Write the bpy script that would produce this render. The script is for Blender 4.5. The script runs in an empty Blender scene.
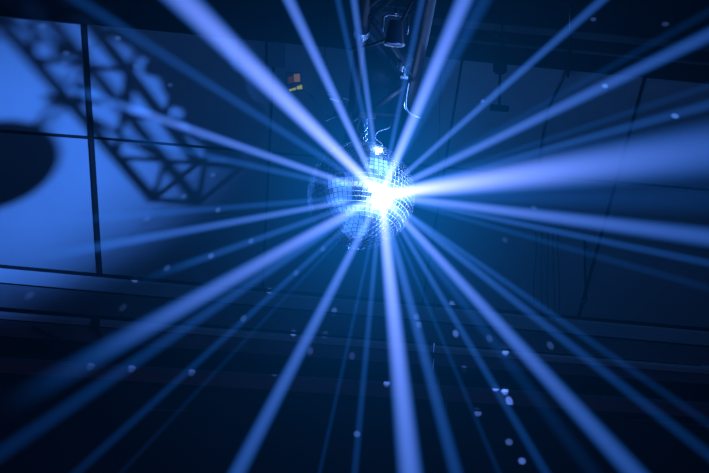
import bpy, bmesh, math, random
from mathutils import Vector, Matrix, Quaternion
random.seed(7)
C = bpy.context.scene.collection
SC = bpy.context.scene
F = 1200.0; CX = 354.5; CY = 236.5
CAM = Vector((0, 0, 1.6))
# ---- world axes written in the camera's own frame (x right, y down, z forward)
Hc = Vector((1, .09, .026)).normalized()
UPc = Vector((.0676, -.886, .468)); UPc = (UPc - UPc.dot(Hc) * Hc).normalized()
YWc = UPc.cross(Hc)
if YWc.z < 0: YWc = -YWc
def w(v):
    v = Vector(v); return CAM + Vector((v.dot(Hc), v.dot(YWc), v.dot(UPc)))
def wd(v):
    v = Vector(v); return Vector((v.dot(Hc), v.dot(YWc), v.dot(UPc)))
def ray(u, v): return wd(((u - CX) / F, (v - CY) / F, 1))
def at(u, v, z): return CAM + ray(u, v) * z
# sloped ceiling plane
Nout = wd((.0579, -1.0036, 1.248)); NC = 10.31 / Nout.length; Nout.normalize()
NIN = -Nout
# make the slope exactly level along X
Nout.x = 0; Nout.normalize(); NIN = -Nout
P0 = at(354.5, 236.5, 10.31 / 1.248)
def on_slope(u, v, lift=0.0):
    r = ray(u, v); t = (P0 - CAM).dot(Nout) / r.dot(Nout)
    return CAM + r * t + NIN * lift
BACK_Y = on_slope(354, 396).y
def on_back(u, v, lift=0.0):
    r = ray(u, v); t = (BACK_Y - CAM.y) / r.y
    p = CAM + r * t; p.y -= lift; return p
def hit(u, v, lift=0.0):
    p = on_slope(u, v)
    return on_slope(u, v, lift) if p.y <= BACK_Y else on_back(u, v, lift)
def slope_z(y): return P0.z - (y - P0.y) * Nout.y / Nout.z

# ---------------------------------------------------------------- materials
def newmat(name):
    m = bpy.data.materials.new(name); m.use_nodes = True
    return m, m.node_tree.nodes, m.node_tree.links
def pbr(name, col, rough=.6, metal=0., noise=0., scale=6., emit=None, es=0., bump=0.):
    m, N, L = newmat(name); b = N['Principled BSDF']
    b.inputs['Base Color'].default_value = (*col, 1); b.inputs['Roughness'].default_value = rough
    b.inputs['Metallic'].default_value = metal
    if emit: b.inputs['Emission Color'].default_value = (*emit, 1); b.inputs['Emission Strength'].default_value = es
    if noise or bump:
        tc = N.new('ShaderNodeTexCoord'); t = N.new('ShaderNodeTexNoise'); t.inputs['Scale'].default_value = scale
        t.inputs['Detail'].default_value = 6
        L.new(tc.outputs['Object'], t.inputs['Vector'])
        if noise:
            r = N.new('ShaderNodeValToRGB'); r.color_ramp.elements[0].position = .3; r.color_ramp.elements[1].position = .7
            r.color_ramp.elements[0].color = (*[c * (1 - noise) for c in col], 1)
            r.color_ramp.elements[1].color = (*[min(1, c * (1 + noise)) for c in col], 1)
            L.new(t.outputs['Fac'], r.inputs['Fac']); L.new(r.outputs['Color'], b.inputs['Base Color'])
        if bump:
            bp = N.new('ShaderNodeBump'); bp.inputs['Strength'].default_value = bump; bp.inputs['Distance'].default_value = .01
            L.new(t.outputs['Fac'], bp.inputs['Height']); L.new(bp.outputs['Normal'], b.inputs['Normal'])
    return m
M = dict(
    panel=pbr('painted ceiling panel', (.50, .52, .55), .55, 0, .12, 1.3, bump=.15),
    seam=pbr('dark seam', (.015, .015, .018), .7),
    fascia=pbr('black painted fascia', (.022, .02, .024), .7, 0, .3, 3),
    fascia2=pbr('grey fascia trim', (.12, .12, .13), .6, 0, .3, 3),
    strip=pbr('pale strip', (.78, .8, .84), .5, 0, .15, 2),
    band=pbr('mid grey band', (.30, .31, .34), .6, 0, .25, 2),
    dim=pbr('dim grey band', (.26, .24, .30), .6, 0, .3, 2),
    dark=pbr('near black matte', (.012, .011, .014), .8),
    wall=pbr('black wall', (.030, .024, .030), .85, 0, .35, 1.5, bump=.2),
    floor=pbr('dark floor', (.03, .03, .035), .5, 0, .3, 4),
    black=pbr('black metal', (.009, .009, .012), .6, 0, .2, 20),
    steel=pbr('steel', (.55, .57, .6), .25, 1., .1, 30),
    dsteel=pbr('dark steel', (.18, .19, .21), .35, 1., .1, 30),
    rubber=pbr('black rubber', (.012, .012, .014), .45),
    core=pbr('ball core', (.88, .9, .95), .45, 0),
    tile=pbr('mirror tile', (.88, .9, .95), .25, 1.),
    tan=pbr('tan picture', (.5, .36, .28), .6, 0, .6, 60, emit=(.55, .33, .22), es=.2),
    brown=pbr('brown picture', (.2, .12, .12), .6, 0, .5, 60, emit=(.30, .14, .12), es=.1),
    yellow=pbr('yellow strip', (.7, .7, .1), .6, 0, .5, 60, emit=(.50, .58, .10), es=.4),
    signback=pbr('sign back', (.38, .4, .42), .6),
)

for k_ in ('black', 'rubber', 'fascia', 'dark'): M[k_].node_tree.nodes['Principled BSDF'].inputs['Specular IOR Level'].default_value = .12
# ---------------------------------------------------------------- mesh helpers
def obj(name, bm, mat, parent=None, smooth=False):
    me = bpy.data.meshes.new(name)
    bmesh.ops.recalc_face_normals(bm, faces=bm.faces)
    bm.to_mesh(me); bm.free()
    if smooth:
        for p in me.polygons: p.use_smooth = True
    me.materials.append(mat)
    o = bpy.data.objects.new(name, me); C.objects.link(o)
    if parent is not None:
        o.parent = parent
        o.matrix_parent_inverse = parent.matrix_world.inverted() if False else Matrix.Translation(-parent.location)
    return o
def tag(o, label, cat, group=None):
    o['label'] = label; o['category'] = cat
    if group: o['group'] = group
    return o
def thing(name, label, cat, loc, group=None):
    o = bpy.data.objects.new(name, None); o.empty_display_size = .05
    C.objects.link(o); o.location = loc
    return tag(o, label, cat, group)
def prism(bm, quad, d):
    a = [bm.verts.new(p) for p in quad]; b = [bm.verts.new(p + d) for p in quad]
    bm.faces.new(a); bm.faces.new(list(reversed(b)))
    n = len(quad)
    for i in range(n): bm.faces.new((a[i], a[(i + 1) % n], b[(i + 1) % n], b[i]))
def box(bm, c, size, rot=None, bev=0):
    g = bmesh.ops.create_cube(bm, size=1)
    vs = g['verts']
    mat = Matrix.Translation(c) @ (rot.to_4x4() if rot else Matrix.Identity(4)) @ Matrix.Diagonal((*size, 1))
    bmesh.ops.transform(bm, matrix=mat, verts=vs)
    if bev:
        es = {e for v in vs for e in v.link_edges}
        bmesh.ops.bevel(bm, geom=list(es), offset=bev, segments=2, affect='EDGES')
def bar(bm, a, b, r, seg=10):
    a = Vector(a); b = Vector(b); d = b - a
    q = Vector((0, 0, 1)).rotation_difference(d)
    bmesh.ops.create_cone(bm, cap_ends=True, segments=seg, radius1=r, radius2=r, depth=d.length,
                          matrix=Matrix.Translation((a + b) / 2) @ q.to_matrix().to_4x4())
def tube(bm, pts, r, seg=8, closed=False):
    pts = [Vector(p) for p in pts]; n = len(pts); rings = []
    up = Vector((.123, .77, .45)).normalized()
    for i, p in enumerate(pts):
        t = (pts[(i + 1) % n] - pts[i - 1]) if closed else (pts[min(i + 1, n - 1)] - pts[max(i - 1, 0)])
        t.normalize(); x = t.cross(up).normalized(); y = t.cross(x)
        rings.append([bm.verts.new(p + (x * math.cos(2 * math.pi * k / seg) + y * math.sin(2 * math.pi * k / seg)) * r) for k in range(seg)])
    for i in range(n if closed else n - 1):
        A, B = rings[i], rings[(i + 1) % n]
        for k in range(seg): bm.faces.new((A[k], A[(k + 1) % seg], B[(k + 1) % seg], B[k]))
    if not closed: bm.faces.new(rings[0]); bm.faces.new(rings[-1])
def spline(pts, n=8):
    pts = [Vector(p) for p in pts]; P = [pts[0]] + pts + [pts[-1]]; out = []
    for i in range(1, len(P) - 2):
        for k in range(n):
            t = k / n; a, b, c, d = P[i - 1], P[i], P[i + 1], P[i + 2]
            out.append(.5 * ((2 * b) + (c - a) * t + (2 * a - 5 * b + 4 * c - d) * t * t + (3 * b - a - 3 * c + d) * t ** 3))
    out.append(pts[-1]); return out
def structure(name, bm, mat):
    o = obj(name, bm, mat); o['kind'] = 'structure'; return o

# ---------------------------------------------------------------- the room
X0, X1, Y0 = -7.5, 11.0, -6.0
FLATZ = 7.3
ytop = P0.y + (P0.z - FLATZ) * Nout.z / Nout.y
bm = bmesh.new(); prism(bm, [Vector((X0, ytop, FLATZ)), Vector((X1, ytop, FLATZ)), Vector((X1, BACK_Y, slope_z(BACK_Y))), Vector((X0, BACK_Y, slope_z(BACK_Y)))], Nout * .1)
structure('ceiling', bm, M['panel'])
bm = bmesh.new(); prism(bm, [Vector((X0, Y0, FLATZ)), Vector((X1, Y0, FLATZ)), Vector((X1, ytop, FLATZ)), Vector((X0, ytop, FLATZ))], Vector((0, 0, .1)))
structure('ceiling', bm, M['fascia'])
bm = bmesh.new(); prism(bm, [Vector((X0, Y0, 0)), Vector((X1, Y0, 0)), Vector((X1, BACK_Y, 0)), Vector((X0, BACK_Y, 0))], Vector((0, 0, -.1)))
structure('floor', bm, M['floor'])
bm = bmesh.new(); prism(bm, [Vector((X0, BACK_Y, 0)), Vector((X1, BACK_Y, 0)), Vector((X1, BACK_Y, slope_z(BACK_Y))), Vector((X0, BACK_Y, slope_z(BACK_Y)))], Vector((0, .1, 0)))
structure('wall_back', bm, M['wall'])
for nm, x, dx in (('wall_left', X0, -.1), ('wall_right', X1, .1)):
    bm = bmesh.new(); prism(bm, [Vector((x, Y0, 0)), Vector((x, BACK_Y, 0)), Vector((x, BACK_Y, slope_z(BACK_Y))), Vector((x, ytop, FLATZ)), Vector((x, Y0, FLATZ))], Vector((dx, 0, 0)))
    structure(nm, bm, M['wall'])
bm = bmesh.new(); prism(bm, [Vector((X0, Y0, 0)), Vector((X1, Y0, 0)), Vector((X1, Y0, FLATZ)), Vector((X0, Y0, FLATZ))], Vector((0, -.1, 0)))
structure('wall_front', bm, M['wall'])

ntrim = [0]
def strip_px(va, vb, mat, t, u0=None, u1=None, sl=.0895, back=False, lift0=0.0):
    """a board lying on the slope; its upper / lower edge pass v=va / vb at u=0"""
    ntrim[0] += 1
    fn = on_back if back else on_slope
    def pt(u, v): return fn(u, v + sl * u, lift0)
    a, b = (-320 if u0 is None else u0), (1180 if u1 is None else u1)
    q = [pt(a, va), pt(b, va), pt(b, vb), pt(a, vb)]
    bm = bmesh.new(); prism(bm, q, (Vector((0, -1, 0)) if back else NIN) * t)
    return structure('trim_%d' % ntrim[0], bm, mat)
# black fascia over the top and its thin grey edge boards
strip_px(-260, 7.5, M['fascia'], .10, sl=.096)
strip_px(-33, -26, M['fascia2'], .115, 380, 1180, sl=.096)
strip_px(-14, -11.5, M['fascia2'], .112, 380, 1180, sl=.096)
# long boards and near-black strips at the foot of the slope
strip_px(264.5, 267, M['seam'], .012)
strip_px(267, 279.5, M['strip'], .03)
strip_px(279.5, 282, M['dark'], .02)
strip_px(282, 306, M['band'], .012)
strip_px(306, 309.5, M['dark'], .02, sl=.083)
strip_px(309.5, 314, M['strip'], .05, sl=.078)
strip_px(314, 318, M['dark'], .02, sl=.078)
strip_px(318, 334, M['dim'], .02, sl=.074)
strip_px(334, 354, M['dark'], .03, sl=.068)
strip_px(354, 367, M['dim'], .06, sl=.064)
strip_px(367, 374, M['dark'], .06, sl=.063)
# faint rail and ledge low on the black wall
strip_px(364, 366, M['fascia2'], .03, 560, 760, back=True, sl=.085)
strip_px(405.5, 407, M['fascia2'], .03, 150, 190, back=True, sl=.03)
# panel joints
def line_px(pts, wpx, mat, t, name=None):
    ntrim[0] += 1
    bm = bmesh.new()
    (u0, v0), (u1, v1) = pts; du, dv = u1 - u0, v1 - v0; l = math.hypot(du, dv); nx, ny = -dv / l * wpx / 2, du / l * wpx / 2
    q = [on_slope(u0 + nx, v0 + ny), on_slope(u1 + nx, v1 + ny), on_slope(u1 - nx, v1 - ny), on_slope(u0 - nx, v0 - ny)]
    prism(bm, q, NIN * t); return structure('trim_%d' % ntrim[0], bm, mat)
for x140, wd_ in ((-86, 5), (92, 4.6), (270, 2.2), (449, 2.2), (627, 2.6), (805, 4)):
    k = (190 - x140) / (1720 - 140.)
    f = lambda v: (x140 + (v - 140) * k, v)
    vb = 264.5 + .0895 * f(270)[0]
    vt = 7.5 + .096 * f(20)[0]
    line_px((f(vt), f(vb)), wd_, M['seam'], .012)
    if x140 > 600: 
        ntrim[0] += 0
strip_px(129.3, 131.6, M['seam'], .011, -320, 89, sl=.075)
strip_px(128.4, 130.2, M['seam'], .011, 94, 268, sl=.085)
strip_px(128.4, 129.8, M['seam'], .011, 272, 1180, sl=.085)
# pale conduit on the right of the slope
bm = bmesh.new(); bar(bm, on_slope(568, -4, .13), on_slope(566, 66, .13), .008); bar(bm, on_slope(566, 66, .13), on_slope(566, 66, .03), .007); bar(bm, on_slope(566, 66, .03), on_slope(546, 110, .03), .007); bar(bm, on_slope(546, 110, .03), on_slope(538, 160, .03), .007)
tag(obj('conduit', bm, M['dsteel'], smooth=True), 'thin metal conduit running down the sloped ceiling right of the hanging hoist', 'conduit')
# shallow access panel up left
t = thing('ceiling_hatch', 'shallow rectangular hatch in the dark ceiling at upper left of the yellow sign', 'hatch', on_slope(262, 52))
bm = bmesh.new(); q = [on_slope(241, 37), on_slope(285, 41), on_slope(285, 66), on_slope(240, 62)]; prism(bm, q, NIN * .02)
obj('hatch_panel', bm, M['band'], t)
bm = bmesh.new(); q = [on_slope(266, 38), on_slope(268, 38), on_slope(268, 65), on_slope(266, 65)]; prism(bm, q, NIN * .026)
obj('hatch_joint', bm, M['dark'], t)
# joist bracket on lower bands
t = thing('joist_bracket', 'small dark metal bracket on the long ledge below the sloped ceiling', 'bracket', on_slope(98, 316))
bm = bmesh.new(); q = [on_slope(94, 312, .05), on_slope(101, 313, .05), on_slope(101, 322, .05), on_slope(95, 321, .05)]; prism(bm, q, NIN * .05)
obj('bracket_plate', bm, M['dark'], t)
bm = bmesh.new(); bar(bm, on_slope(98, 320, .055), on_slope(104, 341, .05), .012)
obj('bracket_strut', bm, M['dark'], t)
bm = bmesh.new(); bar(bm, on_slope(34, 322, .05), on_slope(66, 338, .05), .011)
tag(obj('strut', bm, M['dark']), 'dark diagonal strut on the lower ledge at far left', 'strut')

# ---------------------------------------------------------------- mirror ball
R = .25
BALL = at(361, 195.6, 5.56)
ball = thing('mirror_ball', 'large round mirror ball of small square tiles hanging in the beams', 'mirror ball', BALL)
bm = bmesh.new(); bmesh.ops.create_uvsphere(bm, u_segments=64, v_segments=40, radius=R - .0045)
bmesh.ops.translate(bm, vec=BALL, verts=bm.verts)
obj('ball_core', bm, M['core'], ball, True)
bm = bmesh.new()
rows = 36
spin = .03
for i in range(rows):
    la = math.pi * (i + .5) / rows - math.pi / 2
    n = max(6, 8 * round(2 * math.pi * R * math.cos(la) / .0216 / 8))
    h = math.pi * R / rows * .5 * .87; hw = math.pi * R * math.cos(la) / n * .87
    for k in range(n):
        lo = 2 * math.pi * k / n + spin
        nn = Vector((math.cos(la) * math.cos(lo), math.cos(la) * math.sin(lo), math.sin(la)))
        e = Vector((-math.sin(lo), math.cos(lo), 0)); u = nn.cross(e)
        c = BALL + nn * R
        j = Vector((random.gauss(0, 1), random.gauss(0, 1), random.gauss(0, 1))) * .028
        n2 = (nn + j).normalized(); e = (e - n2 * e.dot(n2)).normalized(); u = n2.cross(e)
        vs = [bm.verts.new(c + e * sx * hw + u * sy * h) for sx, sy in ((-1, -1), (1, -1), (1, 1), (-1, 1))]
        vb = [bm.verts.new(v.co - n2 * .004) for v in vs]
        bm.faces.new(vs)
        for a in range(4): bm.faces.new((vs[a], vb[a], vb[(a + 1) % 4], vs[(a + 1) % 4]))
obj('mirror_tiles', bm, M['tile'], ball)
TOPB = BALL + Vector((0, 0, R))
bm = bmesh.new(); bmesh.ops.create_cone(bm, cap_ends=True, segments=32, radius1=.05, radius2=.03, depth=.022, matrix=Matrix.Translation(TOPB + Vector((0, 0, .004))))
cap = obj('top_cap', bm, M['steel'], ball)
bm = bmesh.new()
tube(bm, [TOPB + Vector((math.cos(a) * .016, 0, .028 + math.sin(a) * .016)) for a in [2 * math.pi * k / 16 for k in range(16)]], .0035, 8, True)
o = obj('hanging_ring', bm, M['steel'], ball, True)

# ---------------------------------------------------------------- truss above the ball
TZ = TOPB.z + .35; TX = TOPB.x + .065; HS = .135
YA, YB = .4, BALL.y + 1.05
truss = thing('lighting_truss', 'black box lattice truss running overhead above the mirror ball', 'truss', Vector((TX, YB, TZ)))
cor = [(-HS, -HS), (HS, -HS), (HS, HS), (-HS, HS)]
for cx, cz in cor:
    bm = bmesh.new(); bar(bm, (TX + cx, YA, TZ + cz), (TX + cx, YB, TZ + cz), .024, 14); obj('chord', bm, M['black'], truss, True)
nb = 12; st = (YB - YA) / nb
for i in range(nb):
    y0 = YB - i * st; y1 = y0 - st
    for f in range(4):
        a, b = cor[f], cor[(f + 1) % 4]
        if i % 2: a, b = b, a
        bm = bmesh.new(); bar(bm, (TX + a[0], y0, TZ + a[1]), (TX + b[0], y1, TZ + b[1]), .013, 8)
        obj('brace', bm, M['black'], truss, True)
for y in (YB, BALL.y - .9):
    bm = bmesh.new()
    for f in range(4):
        a, b = cor[f], cor[(f + 1) % 4]
        bar(bm, (TX + a[0], y, TZ + a[1]), (TX + b[0], y, TZ + b[1]), .016, 8)
    obj('end_frame', bm, M['black'], truss, True)
TB = TZ - HS - .024

# rotator motor and hanging chain
MX, MY = TOPB.x, TOPB.y
mot = thing('ball_motor', 'small boxy rotator motor clamped under the truss above the mirror ball', 'motor', Vector((MX, MY, TB)))
bm = bmesh.new(); box(bm, Vector((MX, MY, TB - .018)), (.085, .075, .035), bev=.005); obj('motor_housing', bm, M['dsteel'], mot)
bm = bmesh.new(); box(bm, Vector((MX, MY, TB + .006)), (.32, .04, .012), bev=.003); obj('mounting_plate', bm, M['black'], mot)
bm = bmesh.new(); bar(bm, (MX, MY, TB - .035), (MX, MY, TB - .055), .01, 12); obj('motor_shaft', bm, M['steel'], mot)
ztop, zbot = TB - .05, TOPB.z + .034
ch = thing('steel_chain', 'short steel link chain holding up the mirror ball', 'chain', Vector((MX, MY, zbot)))
nl = 6; pitch = (ztop - zbot) / nl
for i in range(nl):
    z = zbot + pitch * (i + .5); L_ = pitch * .72; bm = bmesh.new(); pts = []
    for k in range(20):
        a = 2 * math.pi * k / 20; s = .0095 * math.cos(a); zz = L_ * math.sin(a)
        pts.append((MX + (s if i % 2 else 0), MY + (0 if i % 2 else s), z + zz))
    tube(bm, pts, .0034, 8, True); obj('link', bm, M['steel'], ch, True)
bm = bmesh.new()
tube(bm, spline([(MX + .10, MY, TB + .02), (MX + .115, MY - .02, TB - .06), (MX + .055, MY - .02, TB - .10), (MX + .05, MY - .01, TOPB.z + .06), (MX + .085, MY - .005, TOPB.z + .03), (MX + .05, MY, TOPB.z + .012)]), .003)
tag(obj('safety_cable', bm, M['dsteel'], smooth=True), 'thin looping steel safety cable beside the chain of the mirror ball', 'cable')
bm = bmesh.new()
tube(bm, spline([(MX - .09, MY, TB + .02), (MX - .07, MY - .02, TB - .05), (MX - .035, MY - .02, TB - .03), (MX - .045, MY - .02, TB - .10), (MX - .02, MY - .02, TB - .12), (MX - .03, MY - .01, TOPB.z + .05), (MX - .012, MY, TOPB.z + .02)]), .008)
tag(obj('power_cable', bm, M['rubber'], smooth=True), 'crumpled black cable hanging left of the chain of the mirror ball', 'cable')

# cables looping under the truss
def cable(pts, r, mat, label):
    bm = bmesh.new(); tube(bm, spline(pts), r); return tag(obj('cable', bm, mat, smooth=True), label, 'cable')
cable([(TX + HS + .02, BALL.y - .05, TB + .02), (TX + HS + .05, BALL.y - .12, TB - .07), (TX + HS + .045, BALL.y - .2, TB - .12), (TX + HS - .03, BALL.y - .24, TB - .10), (TX + HS - .03, BALL.y - .3, TB + .01)], .006, M['dsteel'], 'thin cable drooping in a loop at the right of the truss just above the ball')
cable([(TX - HS - .02, BALL.y - .5, TB + .02), (TX - HS - .04, BALL.y - .6, TB - .06), (TX - .02, BALL.y - .75, TB - .09), (TX + .06, BALL.y - .9, TB + .0)], .006, M['rubber'], 'black cable sagging across under the truss near the top of the picture')
# clamps on truss
def clamp(y, s, label):
    c = Vector((TX + s * HS, y, TZ - HS)); t = thing('truss_clamp', label, 'clamp', c, None)
    bm = bmesh.new(); bmesh.ops.create_cone(bm, cap_ends=True, segments=20, radius1=.036, radius2=.036, depth=.045, matrix=Matrix.Translation(c) @ Matrix.Rotation(math.pi / 2, 4, 'X')); obj('clamp_collar', bm, M['steel'], t)
    bm = bmesh.new(); bar(bm, c + Vector((0, 0, -.03)), c + Vector((0, 0, -.075)), .007); obj('clamp_bolt', bm, M['steel'], t)
    bm = bmesh.new(); box(bm, c + Vector((0, 0, -.08)), (.035, .006, .016), bev=.002); obj('wing_nut', bm, M['steel'], t)
clamp(BALL.y - .62, -1, 'steel clamp on the left lower tube of the truss')
clamp(BALL.y - .42, .55, 'upper steel clamp under the truss right of the thin beam')
# small stage lamps hung from truss
def par(y, x, tilt, label, zz=0, s=1.):
    c = Vector((x, y, TZ - HS - .17 * s + zz)); t = thing('stage_lamp', label, 'stage lamp', c)
    rot = Matrix.Rotation(tilt, 3, 'X')
    bm = bmesh.new(); bmesh.ops.create_cone(bm, cap_ends=True, segments=28, radius1=.055 * s, radius2=.038 * s, depth=.13 * s, matrix=Matrix.Translation(c) @ rot.to_4x4()); obj('lamp_can', bm, M['black'], t, False)
    bm = bmesh.new(); tube(bm, [c + rot @ Vector((math.cos(a) * .056 * s, math.sin(a) * .056 * s, -.065 * s)) for a in [2 * math.pi * k / 24 for k in range(24)]], .006 * s, 8, True); obj('lens_ring', bm, M['dsteel'], t, True)
    bm = bmesh.new()
    tube(bm, [c + Vector((-.07 * s, 0, 0)), c + Vector((-.07 * s, 0, .10 * s)), c + Vector((-.04 * s, 0, .125 * s)), c + Vector((.04 * s, 0, .125 * s)), c + Vector((.07 * s, 0, .10 * s)), c + Vector((.07 * s, 0, 0))], .006 * s, 8); obj('yoke', bm, M['dsteel'], t, True)
    bm = bmesh.new(); bar(bm, c + Vector((0, 0, .125 * s)), c + Vector((0, 0, .17 * s)), .012 * s); obj('hook_clamp', bm, M['steel'], t)
par(BALL.y - .80, TX + .0, .5, 'small black stage lamp hanging under the truss at top centre', 0, .75)
# chain motor standing over the truss, makes the broad shadow on the slope
hx, hy, hz = TX, BALL.y - .25, TZ + HS + .12
t = thing('chain_hoist', 'dark chain hoist motor sitting on top of the truss', 'hoist', Vector((hx, hy, TZ + HS + .02)))
bm = bmesh.new(); box(bm, Vector((hx, hy, hz)), (.22, .34, .19), bev=.02); obj('hoist_body', bm, M['black'], t)
bm = bmesh.new(); box(bm, Vector((hx, hy + .26, hz - .01)), (.16, .16, .15), bev=.03); obj('chain_bag', bm, M['rubber'], t)
bm = bmesh.new(); bar(bm, (hx, hy, hz + .09), (hx, hy, slope_z(hy) if slope_z(hy) < FLATZ else FLATZ), .007); obj('load_chain', bm, M['dsteel'], t)

bm = bmesh.new(); rr = []  # roll added on the truss to widen the shade on the slope
for i in range(25):
    y = BALL.y + .08 + i * .04; ring = []
    for k in range(20):
        a = 2 * math.pi * k / 20; q_ = 1 + .10 * math.sin(3 * a + i * .9) + .06 * math.sin(i * 1.7 + a)
        if i in (0, 24): q_ *= .6
        ring.append(bm.verts.new((TX + .12 * q_ * math.cos(a), y, TZ + HS + .15 + .14 * q_ * math.sin(a))))
    rr.append(ring)
for A_, B_ in zip(rr, rr[1:]):
    for k in range(20): bm.faces.new((A_[k], A_[(k + 1) % 20], B_[(k + 1) % 20], B_[k]))
bm.faces.new(rr[0]); bm.faces.new(rr[-1])
tag(obj('rolled_blocker', bm, M['rubber'], smooth=True), 'rolled black drape added along the top of the truss behind the hoist to shade the slope', 'blocker')

# ---------------------------------------------------------------- little sign on the slope
t = thing('small_sign', 'tiny sign with a tan and brown picture above a yellow strip', 'sign', on_slope(294, 82))
sg = [((285.5, 72), (301, 72), (303, 91), (287, 92.5), 'signback', 'sign_board', .01, .0), ((294, 73.5), (299.8, 72.8), (300.2, 80.5), (294.5, 80.8), 'tan', 'picture', .004, .01),
      ((288, 76.5), (293.4, 75), (293.8, 80.8), (288.6, 82.5), 'brown', 'picture', .004, .01), ((297, 85.6), (302, 83.9), (302.5, 87.8), (297, 88.2), 'yellow', 'yellow_strip', .004, .01), ((289.4, 88.6), (296, 86.6), (296, 88.6), (289.6, 90.2), 'yellow', 'yellow_strip', .004, .01)]
for a, b, c, d, m, nm, th, lf in sg:
    bm = bmesh.new(); prism(bm, [on_slope(*p, lf) for p in (a, b, c, d)], NIN * th); obj(nm, bm, M[m], t)

# ---------------------------------------------------------------- hanging gear
def hang_top(p): return Vector((p.x, p.y, min(FLATZ, slope_z(p.y)) + .0))
p = at(500, 66, 6.4)
t = thing('hook_block', 'dark hook block hanging on a cable in front of the upper right ceiling', 'hook block', p)
bm = bmesh.new(); box(bm, p, (.07, .05, .09), bev=.012); obj('block_body', bm, M['rubber'], t)
bm = bmesh.new(); bmesh.ops.create_cone(bm, cap_ends=True, segments=20, radius1=.035, radius2=.035, depth=.06, matrix=Matrix.Translation(p + Vector((0, 0, .055))) @ Matrix.Rotation(math.pi / 2, 4, 'X')); obj('pulley', bm, M['rubber'], t)
bm = bmesh.new(); bar(bm, p + Vector((.008, 0, .07)), hang_top(p) + Vector((.008, 0, 0)), .006); obj('lift_cable', bm, M['dsteel'], t)
bm = bmesh.new(); bar(bm, p, p - Vector((.0, 0, .26)), .007); obj('drop_cable', bm, M['rubber'], t)
bm = bmesh.new(); box(bm, p - Vector((0, 0, .27)), (.10, .04, .02), bev=.004); obj('spreader_bar', bm, M['rubber'], t)
for dx, dz in ((.01, .16), (-.02, .22), (.03, .21)):
    bm = bmesh.new(); tube(bm, [p + Vector((dx + math.cos(a) * .013, 0, dz + math.sin(a) * .026)) for a in [2 * math.pi * k / 16 for k in range(16)]], .003, 6, True); obj('chain_link', bm, M['dsteel'], t, True)

def strands(u, v0, v1, depth, offs, label, glint=None):
    p = at(u, v0, depth); t = thing('cable_bundle', label, 'cables', hang_top(p))
    for k, (du, dv) in enumerate(offs):
        a = at(u + du, v0 - 0, depth); b = at(u + du + random.uniform(-2, 2), v1 + dv, depth)
        bm = bmesh.new(); tube(bm, spline([hang_top(a), a, (a + b) / 2 + Vector((random.uniform(-.01, .01), 0, 0)), b]), .003); obj('strand', bm, M['rubber'], t, True)
    return t
strands(548, 255, 318, 8.1, [(-12, -14), (-6, -4), (0, -8), (5, 2), (10, -2)], 'bundle of thin black cables hanging against the dark lower right')
p = at(586, 300, 8.0)
t = thing('hanging_hook', 'single black hanging cable with a bright metal tip at lower right', 'hook', hang_top(p))
bm = bmesh.new(); bar(bm, hang_top(p), p, .008); obj('hook_cable', bm, M['rubber'], t)
bm = bmesh.new(); bar(bm, p, at(580, 305, 7.98), .009); obj('metal_tip', bm, M['steel'], t)
# thin glinting line of links below the ball to the right
p = at(433, 342, 6.0); 
t = thing('thin_chain', 'thin chain of glinting links hanging below right of the mirror ball', 'chain', hang_top(p))
for a, b in (((434, 343), (433, 352)), ((434, 359), (432.5, 371)), ((439, 378), (439, 388)), ((447, 394), (446.5, 412))):
    bm = bmesh.new(); bar(bm, at(*a, 6.0), at(*b, 6.0), .004); obj('link', bm, M['steel'], t)
bm = bmesh.new(); tube(bm, spline([hang_top(at(430, 300, 6.0)), at(433, 340, 6.0), at(434, 370, 6.0), at(440, 385, 6.0), at(447, 412, 6.0)]), .0018); obj('wire', bm, M['rubber'], t)
# small bright brackets up left of the ball
def clip(a, b, depth, label, r=.008):
    t = tag(None, '', '') if False else None
    bm = bmesh.new(); pa, pb = at(*a, depth), at(*b, depth); bar(bm, pa, pb, r)
    return bm
p = at(330, 95, 5.9)
t = thing('lamp_arm', 'thin dark angled arm with bright metal ends hanging left of the truss', 'arm', hang_top(p))
bm = bmesh.new(); bar(bm, at(308, 92, 5.9), at(328, 116, 5.9), .006); obj('arm_rod', bm, M['dsteel'], t)
for a, b, r in (((330, 98), (339, 101), .012), ((343, 98), (349, 100), .009), ((321, 58), (327, 64), .006), ((326, 121), (335, 117), .007)):
    bm = bmesh.new(); bar(bm, at(*a, 5.9), at(*b, 5.9), r); obj('metal_end', bm, M['steel'], t)
bm = bmesh.new(); tube(bm, spline([hang_top(at(324, 60, 5.9)), at(324, 61, 5.9), at(332, 96, 5.9), at(346, 99, 5.9), at(340, 110, 5.9), at(330, 119, 5.9)]), .003); obj('arm_wire', bm, M['rubber'], t)

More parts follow.
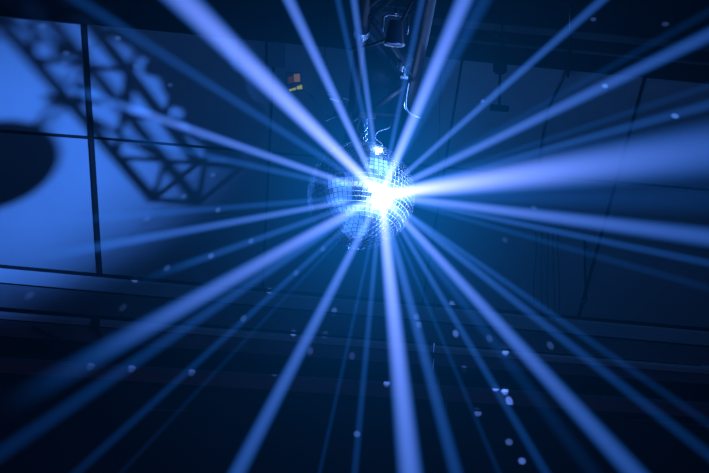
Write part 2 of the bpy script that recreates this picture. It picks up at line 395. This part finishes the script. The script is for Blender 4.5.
# ---------------------------------------------------------------- light beams put in as self-glowing cone volumes
def mnode(N, L, op, a, b=None, c=None, clamp=False):
    n = N.new('ShaderNodeMath'); n.operation = op; n.use_clamp = clamp
    for i, x in enumerate((a, b, c)):
        if x is None: continue
        if isinstance(x, (int, float)): n.inputs[i].default_value = x
        else: L.new(x, n.inputs[i])
    return n.outputs[0]
def beam_mat(r0, k, L1, s0, s1, f0, f1, soft):
    m, N, L = newmat('glowing haze'); N.remove(N['Principled BSDF'])
    out = [n for n in N if n.type == 'OUTPUT_MATERIAL'][0]
    tc = N.new('ShaderNodeTexCoord'); sp = N.new('ShaderNodeSeparateXYZ'); L.new(tc.outputs['Object'], sp.inputs[0])
    x, y, z = sp.outputs
    rho2 = mnode(N, L, 'ADD', mnode(N, L, 'MULTIPLY', x, x), mnode(N, L, 'MULTIPLY', y, y))
    r = mnode(N, L, 'MULTIPLY_ADD', z, k, r0)
    q = mnode(N, L, 'SUBTRACT', 1.0, mnode(N, L, 'DIVIDE', rho2, mnode(N, L, 'MULTIPLY', r, r)), clamp=True)
    prof = mnode(N, L, 'POWER', q, soft)
    s = mnode(N, L, 'MULTIPLY', mnode(N, L, 'EXPONENT', mnode(N, L, 'MULTIPLY', z, -math.log(s0 / s1) / L1)), s0)
    fade = N.new('ShaderNodeMapRange'); fade.interpolation_type = 'SMOOTHSTEP'
    L.new(z, fade.inputs['Value']); fade.inputs['From Min'].default_value = f0; fade.inputs['From Max'].default_value = f1
    fade.inputs['To Min'].default_value = 1; fade.inputs['To Max'].default_value = 0
    s = mnode(N, L, 'MULTIPLY', s, fade.outputs[0])
    s = mnode(N, L, 'ADD', s, mnode(N, L, 'MULTIPLY', mnode(N, L, 'EXPONENT', mnode(N, L, 'MULTIPLY', z, -7.0)), CORE * s0 ** .5))  # extra emission close to the ball paints its white glare
    s2 = mnode(N, L, 'MULTIPLY', mnode(N, L, 'MULTIPLY', s, s), q)
    R_ = mnode(N, L, 'MULTIPLY_ADD', s2, .22, mnode(N, L, 'MULTIPLY', s, .004))
    G_ = mnode(N, L, 'MULTIPLY_ADD', s2, .11, mnode(N, L, 'MULTIPLY', s, .20))
    cb = N.new('ShaderNodeCombineColor'); L.new(R_, cb.inputs[0]); L.new(G_, cb.inputs[1]); L.new(s, cb.inputs[2])
    norm = {1: .75, 1.5: .85, 2: .9375}.get(soft, .85)
    st = mnode(N, L, 'DIVIDE', mnode(N, L, 'MULTIPLY', prof, norm), r)
    em = N.new('ShaderNodeEmission'); L.new(cb.outputs[0], em.inputs['Color']); L.new(st, em.inputs['Strength'])
    ab = N.new('ShaderNodeVolumeAbsorption'); ab.inputs['Density'].default_value = 0.0
    ad = N.new('ShaderNodeAddShader'); L.new(em.outputs[0], ad.inputs[0]); L.new(ab.outputs[0], ad.inputs[1])
    L.new(ad.outputs[0], out.inputs['Volume'])
    m.cycles.volume_step_rate = STEP
    return m
STEP = .35; CORE = .45
G = at(381, 195, 5.345)
GROUP = 'blue light beams fanning out from the mirror ball'
def beam(u, v, w0, w1, s0, s1, dz, label, fade=None, ext=1.6, soft=1.5, start=None):
    """glowing cone from the lit tiles toward the point seen at (u,v); w0,w1 widths in picture units, s0,s1 brightness"""
    g = G if start is None else start
    e = at(u, v, 5.345 - dz); d = e - g; L1 = d.length; dn = d / L1
    wf = 1.03; s1 = s1 * ((.66 if s1 < .3 else .85) if v > 300 else .95)
    r0 = w0 * wf / 2 / F * 5.345; r1 = w1 * wf / 2 / F * (5.345 - dz)
    Lt = L1 * ext; k = (r1 - r0) / L1
    f0, f1 = (L1 * fade[0], L1 * fade[1]) if fade else (L1 * 1.05, Lt)
    Lt = min(Lt, f1)
    bm = bmesh.new()
    bmesh.ops.create_cone(bm, cap_ends=True, segments=32, radius1=r0, radius2=r0 + k * Lt, depth=Lt, matrix=Matrix.Translation((0, 0, Lt / 2)))
    o = obj('glow_ray', bm, beam_mat(r0, k, L1, s0, s1, f0, f1, soft))
    o.rotation_mode = 'QUATERNION'; o.rotation_quaternion = Vector((0, 0, 1)).rotation_difference(dn); o.location = g
    tag(o, label, 'light beam', GROUP)
    return o
B = [
 (183, 0, 11, 38, 1.6, .75, 1.0, 'broad bright beam rising to the upper left, widest at that side'),
 (289, 0, 8, 17, .9, .60, .7, 'narrow bright beam rising steeply left of the truss'),
 (354, 0, 6, 11, .55, .42, .5, 'thin beam rising nearly straight up just left of the chain'),
 (338, 0, 6, 10, .22, .15, .5, 'faint thin beam beside the near vertical one left of the chain'),
 (94, 96, 8, 17, .85, .42, .2, 'clear beam pointing left and slightly up, ending over the pale panel'),
 (130, 138, 7, 13, .26, .12, .2, 'faint beam just under the clear one pointing left and up'),
 (128, 32, 8, 18, .22, .11, .5, 'faint beam between the broad upper left one and the clear left one'),
 (70, 252, 7, 16, .75, .22, .2, 'beam pointing left and slightly down, fading on the pale panel'),
 (90, 219, 7, 12, .20, .10, .2, 'faint nearly level beam pointing left'),
 (165, 272, 7, 13, .30, .15, .3, 'faint short beam pointing left and down above the broad lower left one'),
 (60, 376, 11, 34, 1.15, .30, .6, 'broad bright beam falling to the lower left'),
 (20, 440, 8, 24, .40, .075, .7, 'dim beam just below the broad lower left one'),
 (85, 465, 7, 14, .28, .06, .8, 'dim narrow beam falling to the lower left corner over small light spots'),
 (135, 458, 5, 8, .10, .022, .8, 'barely visible thin beam falling to the lower left'),
 (245, 458, 9, 23, .75, .33, .8, 'clear beam falling down and left, leaving the bottom left of centre'),
 (322, 462, 5, 7, .16, .06, .6, 'very faint thin beam falling left of straight down'),
 (355, 470, 7, 11, .35, .12, .6, 'thin dim beam falling almost straight down left of the brightest downward one'),
 (409, 462, 12, 32, 1.5, .62, 1.0, 'brightest broad beam falling straight down'),
 (453, 462, 9, 20, .48, .22, .9, 'medium beam just right of the brightest downward one'),
 (496, 466, 5, 9, .16, .05, .7, 'faint thin beam falling down and slightly right'),
 (543, 468, 7, 14, .42, .13, .8, 'narrow beam falling down and right over small light spots'),
 (618, 455, 9, 28, .95, .34, .9, 'clear broad beam falling to the lower right'),
 (585, 462, 8, 22, .30, .035, .9, 'dim beam tucked under the left side of the clear lower right one'),
 (709, 455, 8, 18, .50, .09, .9, 'long beam heading for the lower right corner, lower of the close pair'),
 (709, 424, 7, 14, .42, .045, .9, 'upper beam of the close pair heading for the lower right corner'),
 (709, 237, 8, 27, .95, .34, .7, 'clear beam pointing right and slightly down below the widest one'),
 (709, 263, 7, 12, .40, .11, .6, 'dim beam right below the clear one pointing right'),
 (709, 288, 6, 12, .18, .03, .6, 'faintest low beam pointing right and down'),
 (709, 150, 12, 72, 2.4, .36, 1.2, 'widest and whitest beam pointing right and slightly up'),
 (709, 198, 10, 50, .25, .055, .8, 'dim broad glow of light under the widest beam at right'),
 (709, 105, 7, 16, .34, .13, .6, 'dim beam pointing right just above the widest one'),
 (709, 86, 6, 12, .14, .035, .6, 'very faint beam pointing right between two brighter ones'),
 (709, 35, 9, 21, .75, .26, .8, 'clear beam rising to the upper right corner'),
 (709, 12, 6, 14, .10, .03, .7, 'barely visible beam above the clear upper right one'),
 (602, 0, 7, 14, .55, .24, .7, 'narrow beam rising to the upper right between two brighter ones'),
 (464, 0, 10, 24, 1.3, .60, 1.0, 'bright broad beam rising steeply to the right of the truss'),
 (484, 0, 8, 22, .20, .11, .8, 'faint shoulder beam right of the bright steep one'),
 (422, 0, 6, 10, .30, .17, .6, 'faint thin beam rising steeply just right of the chain'),
]
for b_ in B:
    kw = {}
    u, v, w0, w1, s0, s1, dz, lab = b_
    if u in (94, 70, 90, 130, 165): kw['fade'] = (.8, 1.18)
    if u == 60: kw['fade'] = (.6, 1.2)
    beam(u, v, w0, w1, s0, s1, dz, lab, **kw)

# ---------------------------------------------------------------- lights
def spot(p, target, power, size_deg, col, blend=.3, rad=.003):
    l = bpy.data.lights.new('spot', 'SPOT'); l.energy = power; l.color = col; l.spot_size = math.radians(size_deg); l.spot_blend = blend; l.shadow_soft_size = rad
    o = bpy.data.objects.new('spot_light', l); C.objects.link(o); o.location = p
    o.rotation_mode = 'QUATERNION'; o.rotation_quaternion = (target - p).to_track_quat('-Z', 'Y')
    return o
S = on_slope(-12, 167)
ldir = (BALL - S).normalized()
LAMP = BALL + ldir * 12.0
spot(LAMP, on_slope(-12, 160), 21000, 9.6, (.06, .235, 1.0), 1.0, .15)
spot(LAMP + Vector((.0, .15, .1)), BALL + Vector((0, 0, 0)), 42000, 1.85, (.25, .4, 1.0), .3, .03)
dots = [(514,2,1),(603,12,1.2),(678,17,1.2),(605,86,1.3),(675,116,1.5),(482,101,1.1),(540,63,.9),(474,51,.7),(441,45,.6),
 (20,14,.35),(42,26,.35),(66,53,.4),(118,38,.5),(136,66,.3),(213,175,.4),(184,196,.4),(218,210,.6),(147,219,.3),(251,241,.6),(211,256,.8),
 (167,268,.5),(134,280,.6),(122,308,.3),(28,296,.4),(269,291,.9),(243,319,.8),(323,249,.6),(296,273,.5),(334,312,.6),(310,352,1.2),(274,375,.8),
 (189,375,1.6),(128,371,1.6),(86,369,.8),(325,335,1.1),(293,334,.8),(352,357,1),(357,434,2.0),(387,386,1.2),(419,325,1.6),(456,334,2.4),
 (465,371,2.6),(478,413,3.2),(452,304,1.2),(507,354,1.8),(490,339,1.2),(507,394,2.2),(497,390,1.5),(512,405,2.0),(509,442,2.5),(522,461,4.0),(551,346,1.2),
 (417,318,.5),(505,240,.3),(534,208,.4),(170,85,.3),(64,64,.3)]
for u, v, s in dots:
    tg = hit(u, v); d = (tg - BALL).normalized()
    p = BALL + d * (R + .03)
    dist = (tg - p).length
    mk = 6.0 if v > 385 else (1.6 if 335 < v + 0 else 1)
    mk *= 5 if (v < 7.5 + .096 * u) else 1
    if v < 335: mk *= 2.2
    spot(p, tg, 125 * s * mk * dist * dist / 9, 1.0, (.13, .32, 1.0), .9)
# unseen blue fill lamps added round the ball to brighten it, the slope and rig
def point(p, e, col, r):
    l = bpy.data.lights.new('fill_point', 'POINT'); l.energy = e; l.color = col; l.shadow_soft_size = r
    o = bpy.data.objects.new('fill_light', l); C.objects.link(o); o.location = p; return o
point(G + Vector((.25, -.55, .0)), 4, (.02, .19, 1.0), .12)
point(BALL + wd((-.6, -.1, -.75)), 7, (.08, .24, 1.0), .40)
point(BALL + wd((-.1, .75, -.35)), 5, (.08, .25, 1.0), .34)
point(BALL + wd((.38, -.62, -.30)), 10, (.14, .34, 1.0), .26)
point(BALL + wd((.15, -.41, .02)), 2.0, (.22, .42, 1.0), .03)
# low red stage wash from the floor in front of the back wall
l = bpy.data.lights.new('red wash', 'AREA'); l.shape = 'RECTANGLE'; l.size = 9; l.size_y = .3; l.energy = 4; l.color = (1, .02, .12)
o = bpy.data.objects.new('red_wash', l); C.objects.link(o); o.location = (0, BACK_Y - .8, 2.0); o.rotation_euler = (math.radians(90), 0, 0)

# ---------------------------------------------------------------- haze glow put in as world emission, fading away from the ball
W = bpy.data.worlds.new('World'); SC.world = W; W.use_nodes = True
N, L = W.node_tree.nodes, W.node_tree.links
for n in list(N): N.remove(n)
out = N.new('ShaderNodeOutputWorld'); bg = N.new('ShaderNodeBackground'); bg.inputs['Color'].default_value = (0, 0, 0, 1); bg.inputs['Strength'].default_value = 0
L.new(bg.outputs[0], out.inputs['Surface'])
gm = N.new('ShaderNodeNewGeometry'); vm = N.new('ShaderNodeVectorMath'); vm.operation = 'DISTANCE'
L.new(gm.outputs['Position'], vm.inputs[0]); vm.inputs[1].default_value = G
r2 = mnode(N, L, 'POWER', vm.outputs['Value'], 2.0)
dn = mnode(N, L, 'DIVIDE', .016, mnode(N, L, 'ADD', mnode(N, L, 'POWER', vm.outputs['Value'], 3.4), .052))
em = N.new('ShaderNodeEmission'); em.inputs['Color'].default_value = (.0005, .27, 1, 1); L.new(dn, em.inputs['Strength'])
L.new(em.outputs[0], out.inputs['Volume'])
try: W.cycles.volume_step_size = .5
except Exception: pass

# ---------------------------------------------------------------- camera
cd = bpy.data.cameras.new('Camera'); cam = bpy.data.objects.new('Camera', cd); C.objects.link(cam)
cd.sensor_width = 36; cd.lens = 36 * F / 709; cd.clip_end = 100
r_, u_, b_ = wd((1, 0, 0)), wd((0, -1, 0)), wd((0, 0, -1))
m3 = Matrix((r_, u_, b_)).transposed()
if m3.determinant() < 0: raise RuntimeError('handedness')
cam.matrix_world = Matrix.Translation(CAM) @ m3.to_4x4()
SC.camera = cam
SC.view_settings.view_transform = 'Standard'; SC.view_settings.look = 'None'
SC.cycles.transparent_max_bounces = 128
SC.cycles.max_bounces = 5; SC.cycles.volume_bounces = 0; SC.cycles.volume_max_steps = 256
SC.cycles.use_denoising = True
SC.cycles.caustics_reflective = False; SC.cycles.caustics_refractive = False
